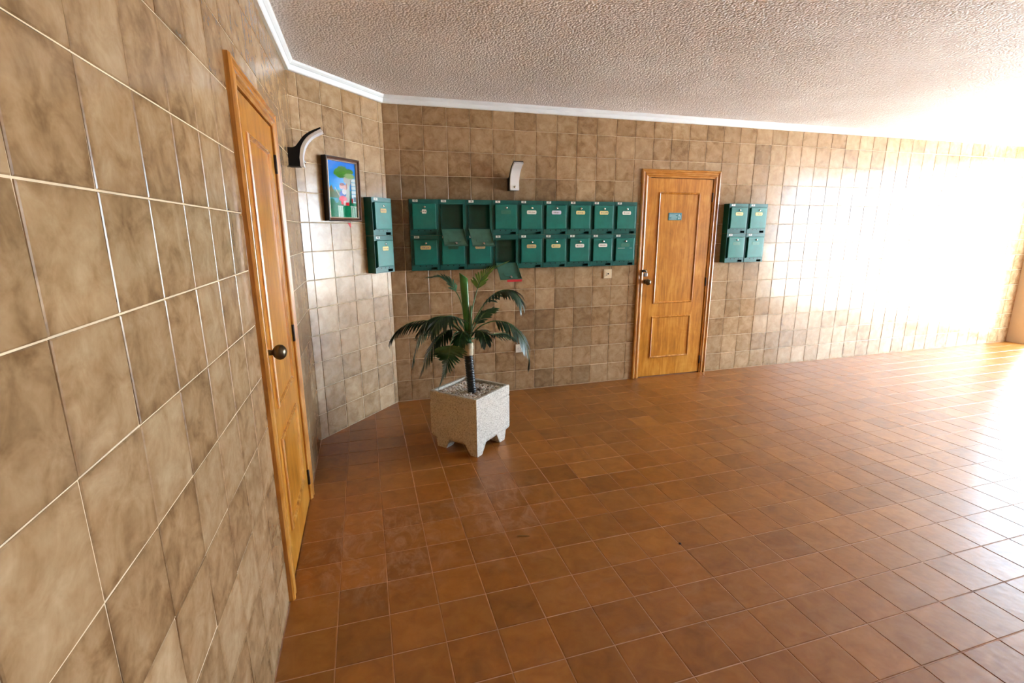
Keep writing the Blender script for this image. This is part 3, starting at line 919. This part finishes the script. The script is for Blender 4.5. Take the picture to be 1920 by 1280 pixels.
# the print: a coloured grid
def ell(u, v, cu, cv, ru, rv): return ((u - cu) / ru) ** 2 + ((v - cv) / rv) ** 2
def rect(u, v, a, b_, c, e): return a <= u <= b_ and c <= v <= e
def seg(u, v, x0, y0, x1, y1, wd):
    dx, dy = x1 - x0, (y1 - y0)
    t = max(0, min(1, ((u - x0) * dx + (v - y0) * dy) / (dx * dx + dy * dy)))
    return math.hypot(u - x0 - t * dx, (v - y0 - t * dy) * 1.5) < wd
prng = random.Random(3)
def paint(u, v):
    j = prng.uniform(-1, 1)
    col = (20 + 30 * (1 - v), 140 + 60 * (1 - v), 238)
    if v < 0.5: col = (90, 160, 150)
    ridge = 0.40 + 0.16 * max(0, 1 - abs(u - 0.12) / 0.10) * 0.6 + 0.10 * max(0, 1 - u / 0.5)
    if v < ridge and u < 0.62: col = (112 + 14 * j, 116 + 12 * j, 84 + 10 * j)
    if v < 0.46 and v > 0.34 and u < 0.42: col = (84 + 10 * j, 112 + 10 * j, 88)
    if v < 0.345: col = (70, 170, 190) if (u < 0.34 and v > 0.26 + 0.1 * abs(u - 0.22)) else (18 + 10 * j, 128 + 14 * j, 92 + 10 * j)
    if ell(u, v, 0.10, 0.24, 0.15, 0.10) < 1 + 0.3 * j: col = (20, 112 + 20 * j, 86)
    # trunk and pale boughs
    if seg(u, v, 0.72, 0.74, 0.66, 0.30, 0.075) or (0.55 < u < 0.9 and 0.62 < v < 0.74 and ell(u, v, 0.72, 0.72, 0.2, 0.12) < 1): col = (186 + 12 * j, 184 + 12 * j, 170)
    # crown
    for cu, cv, ru, rv in ((0.52, 0.85, 0.20, 0.075), (0.36, 0.80, 0.14, 0.07), (0.66, 0.80, 0.2, 0.07), (0.78, 0.84, 0.14, 0.05), (0.46, 0.76, 0.16, 0.05)):
        if ell(u, v, cu, cv, ru, rv) < 1 + 0.25 * j: col = (70 + 26 * j, 138 + 22 * j, 44)
    if ell(u, v, 0.78, 0.76, 0.18, 0.05) < 1 + 0.2 * j: col = (150, 186, 120)
    # house on the right
    if u > 0.80 and 0.27 < v < 0.70 + (u - 0.8) * 0.15:
        col = (222, 236, 240)
        if (v * 14) % 1 < 0.25: col = (150, 196, 216)
        if u < 0.83: col = (70, 92, 110)
        if rect(u, v, 0.9, 0.98, 0.30, 0.38): col = (90, 120, 130)
    if rect(u, v, 0.81, 0.86, 0.27, 0.36): col = (176, 56, 44)
    # two seated figures
    if ell(u, v, 0.51, 0.43, 0.12, 0.06) < 1: col = (34, 92, 176)
    if ell(u, v, 0.56, 0.47, 0.08, 0.05) < 1: col = (226, 222, 226)
    if ell(u, v, 0.50, 0.34, 0.14, 0.05) < 1: col = (218, 44, 74)
    if rect(u, v, 0.44, 0.50, 0.24, 0.32) or rect(u, v, 0.60, 0.72, 0.22, 0.28): col = (206, 44, 60)
    if rect(u, v, 0.52, 0.60, 0.22, 0.31): col = (232, 196, 190)
    if ell(u, v, 0.47, 0.56, 0.075, 0.045) < 1: col = (222, 180, 172)
    if ell(u, v, 0.60, 0.55, 0.07, 0.045) < 1: col = (226, 178, 166)
    if ell(u, v, 0.49, 0.600, 0.085, 0.025) < 1: col = (128, 62, 52)
    if ell(u, v, 0.64, 0.565, 0.05, 0.055) < 1 and u > 0.63: col = (160, 92, 64)
    if seg(u, v, 0.24, 0.53, 0.40, 0.37, 0.010): col = (238, 232, 214)
    # pickets
    for a in (0.31, 0.37, 0.43, 0.78, 0.855, 0.93):
        if a <= u <= a + 0.048 and v < 0.20 + 0.02 * math.sin(a * 50): col = (196, 232, 214)
    if v < 0.215 and v > 0.19 and (0.3 < u < 0.5 or u > 0.76): col = (206, 226, 214)
    av = sum(col) / 3
    return [max(0, min(255, (av + (c - av) * 1.25) * 0.86 + 7 * j - 8)) for c in col]
NU, NV = 84, 116
a0, b0, c0, e0 = -PW/2 + 0.027, PW/2 - 0.027, 0.027, PH - 0.027
vs = [(a0 + (b0 - a0) * i / NU, -0.016, c0 + (e0 - c0) * j / NV) for j in range(NV + 1) for i in range(NU + 1)]
fs = [(j*(NU+1)+i, j*(NU+1)+i+1, (j+1)*(NU+1)+i+1, (j+1)*(NU+1)+i) for j in range(NV) for i in range(NU)]
me = bpy.data.meshes.new('print'); me.from_pydata(vs, [], fs)
ca = me.color_attributes.new('ink', 'FLOAT_COLOR', 'POINT')
for j in range(NV + 1):
    for i in range(NU + 1):
        ca.data[j*(NU+1)+i].color = lin(*paint(i / NU, j / NV))
m_, nt_, b_ = newmat('printed_picture')
at = nt_.nodes.new('ShaderNodeVertexColor'); at.layer_name = 'ink'
nt_.links.new(at.outputs[0], b_.inputs['Base Color']); b_.inputs['Roughness'].default_value = 0.7; b_.inputs['Specular IOR Level'].default_value = 0.05
me.materials.append(m_)
link('print', me, pic)
MB().poly([(a0, -0.020, c0), (b0, -0.020, c0), (b0, -0.020, e0), (a0, -0.020, e0)]).build('glass', M['glass'], pic)
# red corner tag under the frame
mb = MB().prism([(-0.478, 1.597), (-0.447, 1.597), (-0.450, 1.558)], -0.0015, -0.0001)
rt = mb.build('red_corner_tag', M['red_paper']); rt.matrix_world = FR['diag']
tag(rt, 'tiny red triangular tag on the tiles just below the framed picture', 'sticker')

# ------------------------------------------------------------------ planter
PA = R(41.0)                                   # direction of the right-hand face
SZ = 0.415
pc = Vector((0.5375, -1.040, 0))
planter = empty('stone_planter', pc, PA)
tag(planter, 'square pale stone-aggregate planter holding the artificial palm', 'planter')
# local: front-right face is y=-h, front-left face is x=-h; the near corner is (-h,-h)
h = SZ / 2
mb = MB()
bm = mb.bm
wall = 0.026
zb = 0.092
def ringv(a, z): return [bm.verts.new(p) for p in ((-a, -a, z), (a, -a, z), (a, a, z), (-a, a, z))]
zs = [(h - 0.035, 0.052), (h - 0.006, 0.080), (h, 0.095), (h, 0.334), (h - 0.0035, 0.338), (h - 0.0035, 0.342), (h, 0.346), (h, 0.412), (h - 0.004, 0.420), (h - wall + 0.003, 0.420), (h - wall, 0.414), (h - wall - 0.004, 0.30)]
rings = [ringv(a, z) for a, z in zs]
bm.faces.new(rings[0][::-1]); bm.faces.new(rings[-1])
for i in range(len(rings) - 1):
    for k in range(4):
        bm.faces.new((rings[i][k], rings[i][(k+1) % 4], rings[i+1][(k+1) % 4], rings[i+1][k]))
vert_e = [e for e in bm.edges if abs(e.verts[0].co.z - e.verts[1].co.z) > 0.01 and max(abs(e.verts[0].co.x), abs(e.verts[0].co.y)) > h - 0.04 and e.verts[0].co.z > 0.05]
pot = mb.build('pot', M['granite'], planter)
bv = pot.modifiers.new('round', 'BEVEL'); bv.width = 0.005; bv.segments = 2; bv.limit_method = 'ANGLE'; bv.angle_limit = R(40)
def foot(x0, x1, y0, y1, tx0, tx1, ty0, ty1):
    mb = MB()
    a = [mb.bm.verts.new(p) for p in ((x0, y0, 0.0), (x1, y0, 0.0), (x1, y1, 0.0), (x0, y1, 0.0))]
    b_ = [mb.bm.verts.new(p) for p in ((tx0, ty0, 0.098), (tx1, ty0, 0.098), (tx1, ty1, 0.098), (tx0, ty1, 0.098))]
    mb.bm.faces.new(a[::-1]); mb.bm.faces.new(b_)
    for k in range(4): mb.bm.faces.new((a[k], a[(k+1) % 4], b_[(k+1) % 4], b_[k]))
    o = mb.build('foot', M['granite'], planter)
    m = o.modifiers.new('round', 'BEVEL'); m.width = 0.004; m.segments = 2
e = 0.0005
foot(-h + e, -h + 0.060, -h + e, -h + 0.060, -h + e, -h + 0.125, -h + e, -h + 0.125)
foot(h - 0.125, h - 0.06, -h + 0.006, -h + 0.085, h - 0.175, h - 0.035, -h + 0.006, -h + 0.12)
foot(-h + 0.006, -h + 0.085, h - 0.135, h - 0.05, -h + 0.006, -h + 0.12, h - 0.175, h - 0.035)
foot(h - 0.12, h - 0.05, h - 0.12, h - 0.05, h - 0.16, h - 0.03, h - 0.16, h - 0.03)
MB().box(-h + wall, h - wall, -h + wall, h - wall, 0.31, 0.391).build('soil', M['soil'], planter)
# pebbles
mb = MB()
prg = random.Random(8)
ico = bmesh.new(); bmesh.ops.create_icosphere(ico, subdivisions=1, radius=1.0)
iv = [v.co.copy() for v in ico.verts]; iff = [[v.index for v in f.verts] for f in ico.faces]; ico.free()
pv, pf = [], []
lim = h - wall - 0.012
for i in range(1150):
    x, y = prg.uniform(-lim, lim), prg.uniform(-lim, lim)
    if math.hypot(x - 0.03, y + 0.05) < 0.030: continue
    s = prg.uniform(0.0075, 0.0125)
    rot = Matrix.Rotation(prg.uniform(0, 6.28), 4, 'Z') @ Matrix.Rotation(prg.uniform(-0.5, 0.5), 4, 'X')
    sc_ = Matrix.Diagonal((s * prg.uniform(0.9, 1.4), s * prg.uniform(0.8, 1.1), s * prg.uniform(0.55, 0.8), 1))
    z = 0.392 + prg.uniform(0.002, 0.012)
    m4 = Matrix.Translation((x, y, z)) @ rot @ sc_
    b0_ = len(pv)
    pv += [tuple(m4 @ v) for v in iv]; pf += [[b0_ + q for q in f] for f in iff]
me = bpy.data.meshes.new('pebbles'); me.from_pydata(pv, [], pf)
for p in me.polygons: p.use_smooth = True
me.materials.append(M['pebbles'])
peb = link('pebbles', me); peb.location = pc; peb.rotation_euler = (0, 0, PA)
tag(peb, 'layer of small pale river pebbles filling the planter top', 'pebbles', kind='stuff')

# ------------------------------------------------------------------ artificial palm
TB = Vector((0.541, -1.101, 0.37)); TT = Vector((0.5185, -1.0965, 0.683)); CT = Vector((0.517, -1.096, 0.768))
palm = empty('artificial_palm', TB)
tag(palm, 'artificial palm with drooping dark fronds, cut stalk and black ribbed trunk', 'palm')
inv = Matrix.Translation(-TB)
def pbuild(mb, name, mat, parent=palm):
    me = mb.mesh(name, mat)
    me.transform(inv)
    return link(name, me, parent)
pts, rads = [], []
NR = 17
for i in range(NR):
    for f_, r_ in ((0.0, 0.0250), (0.35, 0.0305), (0.9, 0.0325)):
        t = (i + f_) / NR
        pts.append(TB.lerp(TT, t)); rads.append(r_)
pts.append(TT); rads.append(0.026)
pbuild(MB().tube(pts, rads, 18), 'trunk', M['trunk'])
pbuild(MB().tube([TT - Vector((0, 0, 0.004)), TT.lerp(CT, 0.1), TT.lerp(CT, 0.4), TT.lerp(CT, 0.45), TT.lerp(CT, 0.9), CT], [0.0335, 0.036, 0.036, 0.0375, 0.0375, 0.034], 18), 'bandage', M['wrap'])
pbuild(MB().tube([CT - Vector((0, 0, 0.01)), CT + Vector((0, 0, 0.03)), CT + Vector((-0.001, 0, 0.08))], [0.028, 0.026, 0.016], 14), 'crown_base', M['leaf_mid'])
# cut stalk: flattened tapered stem with a slanting top
mb = MB()
s0, s1 = Vector((0.518, -1.097, 0.80)), Vector((0.499, -1.0925, 1.232))
ux = Vector((0.96, -0.28, 0)); uy = Vector((0.28, 0.96, 0))
rings = []
for t, a, b_ in ((0, 0.020, 0.018), (0.15, 0.021, 0.017), (0.5, 0.024, 0.016), (0.85, 0.0275, 0.015), (1.0, 0.0285, 0.0145)):
    ring = []
    for k in range(16):
        an = 2 * math.pi * k / 16
        p = s0.lerp(s1, t) + ux * a * math.cos(an) + uy * b_ * math.sin(an)
        if t == 1.0: p.z += -0.020 * math.cos(an) + 0.004
        ring.append(mb.bm.verts.new(p))
    rings.append(ring)
for i in range(len(rings) - 1):
    for k in range(16):
        f_ = mb.bm.faces.new((rings[i][k], rings[i][(k+1) % 16], rings[i+1][(k+1) % 16], rings[i+1][k])); f_.smooth = True
mb.bm.faces.new(rings[-1]); mb.bm.faces.new(rings[0][::-1])
tag(pbuild(mb, 'cut_stalk', M['stalk']), 'thick bright green stalk with a slanting cut top')
# green sheath beside it
pbuild(MB().tube([(0.527, -1.105, 0.79), (0.535, -1.112, 0.87), (0.537, -1.113, 0.95), (0.545, -1.108, 1.03)], [0.014, 0.015, 0.011, 0.005], 10), 'leaf_sheath', M['midrib'])

FRONDS = {
'A': [(0.515,-1.097,0.86),(0.5,-1.053,0.99),(0.483,-1.019,1.069),(0.462,-0.994,1.116),(0.429,-0.977,1.175),(0.377,-0.956,1.216),(0.278,-0.947,1.218)],
'B': [(0.526,-1.099,0.86),(0.563,-1.065,1.008),(0.597,-1.042,1.108),(0.632,-1.029,1.192),(0.698,-1.032,1.258),(0.807,-1.074,1.313)],
'C': [(0.529,-1.099,0.833),(0.576,-1.14,0.962),(0.64,-1.193,1.077),(0.708,-1.248,1.139),(0.773,-1.292,1.148),(0.819,-1.322,1.104),(0.837,-1.335,1.052)],
'D': [(0.532,-1.1,0.822),(0.588,-1.081,0.899),(0.647,-1.062,0.961),(0.722,-1.047,0.997)],
'E': [(0.532,-1.1,0.806),(0.598,-1.134,0.885),(0.685,-1.172,0.924),(0.767,-1.219,0.917),(0.834,-1.263,0.865),(0.878,-1.293,0.786),(0.903,-1.298,0.695),(0.9,-1.297,0.63)],
'E2': [(0.535,-1.101,0.791),(0.633,-1.059,0.799),(0.727,-1.017,0.8),(0.825,-0.986,0.792),(0.904,-0.971,0.747)],
'F': [(0.532,-1.1,0.799),(0.564,-1.168,0.863),(0.595,-1.225,0.858),(0.612,-1.259,0.793)],
'G': [(0.506,-1.095,0.815),(0.396,-1.052,0.912),(0.26,-0.994,0.921),(0.141,-0.96,0.907),(0.051,-0.941,0.855),(-0.003,-0.941,0.79)],
'H': [(0.503,-1.094,0.807),(0.422,-1.027,0.883),(0.32,-0.955,0.888),(0.236,-0.907,0.826),(0.179,-0.896,0.716),(0.147,-0.899,0.6)],
'I': [(0.502,-1.094,0.799),(0.405,-1.125,0.872),(0.307,-1.156,0.826),(0.229,-1.171,0.723),(0.179,-1.161,0.602)],
'J': [(0.506,-1.095,0.792),(0.428,-1.181,0.867),(0.374,-1.252,0.819),(0.357,-1.279,0.754),(0.328,-1.283,0.656),(0.286,-1.275,0.532)],
'G2': [(0.508,-1.096,0.81),(0.405,-1.10,0.945),(0.305,-1.10,0.963),(0.225,-1.10,0.925),(0.165,-1.10,0.85)],
'M': [(0.51,-1.096,0.80),(0.478,-1.165,0.862),(0.446,-1.205,0.842),(0.43,-1.222,0.79)],
'K': [(0.51,-1.096,0.822),(0.451,-1.165,0.944),(0.371,-1.22,0.986),(0.294,-1.256,0.964),(0.245,-1.266,0.895)],
}
# key: (leaf start, pairs, longest leaflet, droop, spread, material)
FSPEC = {'A': (0.50, 15, 0.075, 0.25, 0.9, 'leaf_mid'), 'B': (0.46, 17, 0.085, 0.15, 0.9, 'leaf_light'), 'C': (0.28, 24, 0.115, 0.75, 0.8, 'leaf_dark'),
         'D': (0.30, 13, 0.075, 0.45, 0.9, 'leaf_mid'), 'E': (0.30, 28, 0.105, 0.8, 0.8, 'leaf_dark'), 'E2': (0.45, 14, 0.075, 0.9, 0.7, 'leaf_dark'),
         'F': (0.15, 13, 0.085, 0.7, 0.8, 'leaf_dark'), 'G': (0.26, 26, 0.105, 0.95, 0.7, 'leaf_dark'), 'H': (0.25, 24, 0.105, 0.8, 0.8, 'leaf_dark'),
         'I': (0.25, 22, 0.10, 0.7, 0.85, 'leaf_dark'), 'J': (0.48, 26, 0.092, 0.12, 1.3, 'leaf_mid'), 'G2': (0.25, 20, 0.10, 0.8, 0.8, 'leaf_dark'), 'M': (0.2, 12, 0.075, 0.7, 0.8, 'leaf_mid'), 'K': (0.22, 20, 0.12, 0.75, 0.85, 'leaf_dark')}
def catmull(P, n):
    P = [Vector(p) for p in P]
    P = [P[0] * 2 - P[1]] + P + [P[-1] * 2 - P[-2]]
    out = []
    for i in range(1, len(P) - 2):
        for k in range(n):
            t = k / n
            a, b_, c, d = P[i-1], P[i], P[i+1], P[i+2]
            out.append(0.5 * ((2*b_) + (c - a) * t + (2*a - 5*b_ + 4*c - d) * t*t + (3*b_ - a - 3*c + d) * t**3))
    out.append(P[-2].copy())
    return out
lrg = random.Random(21)
DOWN = Vector((0, 0, -1))
for key, P in FRONDS.items():
    st, pairs, L0, droop, spread, mk = FSPEC[key]
    C_ = catmull(P, 8)
    n = len(C_)
    fr_ = pbuild(MB().tube(C_, [0.0052 * (1 - 0.75 * i / (n - 1)) for i in range(n)], 6), 'frond', M['midrib'])
    V, F_ = [], []
    def at_(t):
        x = t * (n - 1); i = min(int(x), n - 2); return C_[i].lerp(C_[i+1], x - i), (C_[min(i+2, n-1)] - C_[max(i-1, 0)]).normalized()
    prev_side = None
    pairs = int(pairs * 0.88)
    for q in range(pairs):
        t = st + (1 - st) * (q + 0.5) / pairs
        p, tg = at_(t)
        side = tg.cross(Vector((0, 0, 1)))
        if side.length < 0.25:
            side = prev_side if prev_side is not None else Vector((1, 0, 0))
        side = side.normalized()
        if prev_side is not None:
            if side.dot(prev_side) < 0: side = -side
            side = (side * 0.5 + prev_side * 0.5).normalized()
        prev_side = side
        u = (t - st) / (1 - st)
        ln = 1.35 * L0 * (0.45 + 0.75 * math.sin(math.pi * (0.18 + 0.72 * u)) ** 0.8) * (1 - 0.35 * u)
        for sg in (-1, 1):
            l_ = ln * lrg.uniform(0.88, 1.08)
            fwd = 0.42 + 0.5 * u
            d0 = (side * sg * spread + tg * fwd + Vector((0, 0, 0.25)) * (1 - droop)).normalized()
            wv = 0.0062 * lrg.uniform(0.9, 1.15)
            pos = p.copy(); d_ = d0.copy()
            nrm = tg.cross(side * sg).normalized()
            b0_ = len(V)
            SEG = 5
            for s in range(SEG + 1):
                f_ = s / SEG
                wd = wv * (0.55 + 0.9 * math.sin(math.pi * min(1, f_ * 0.85 + 0.12))) * (1.0 if s < SEG else 0.12)
                wdir = d_.cross(nrm)
                wdir = wdir.normalized() if wdir.length > 1e-4 else tg
                fold = nrm * wd * 0.25
                V += [tuple(pos - wdir * wd + fold), tuple(pos), tuple(pos + wdir * wd + fold)]
                d_ = (d_ + DOWN * droop * 0.24 + Vector((lrg.uniform(-1, 1), lrg.uniform(-1, 1), lrg.uniform(-1, 1))) * 0.03).normalized()
                pos = pos + d_ * (l_ / SEG)
            for s in range(SEG):
                a = b0_ + 3 * s
                F_ += [(a, a+1, a+4, a+3), (a+1, a+2, a+5, a+4)]
    me = bpy.data.meshes.new('leaflets'); me.from_pydata(V, [], F_)
    me.transform(inv); me.materials.append(M[mk])
    for pgn in me.polygons: pgn.use_smooth = True
    lf = link('leaflets', me, fr_); lf['kind'] = 'stuff'

# ------------------------------------------------------------------ small litter on the floor
dl = MB().prism([(-0.032, 0.0), (-0.015, 0.006), (0.012, 0.006), (0.034, 0.001), (0.012, -0.003), (-0.015, -0.003)], 0.001, 0.003, 'xy').build('fallen_leaf', M['dry_leaf'])
dl.location = (0.545, -2.269, 0.0); dl.rotation_euler = (0, 0, R(-20))
tag(dl, 'small dry brown leaf lying on the floor tiles in front of the planter', 'leaf')
cr = MB().lathe([(0.003, 0.0), (0.007, 0.002), (0.006, 0.006), (0.002, 0.008)], (0, 0, 0.0005), 'z', 8).build('crumb', M['crumb'])
cr.location = (1.2743, -2.5613, 0)
tag(cr, 'tiny dark crumb lying on a floor tile joint', 'crumb')
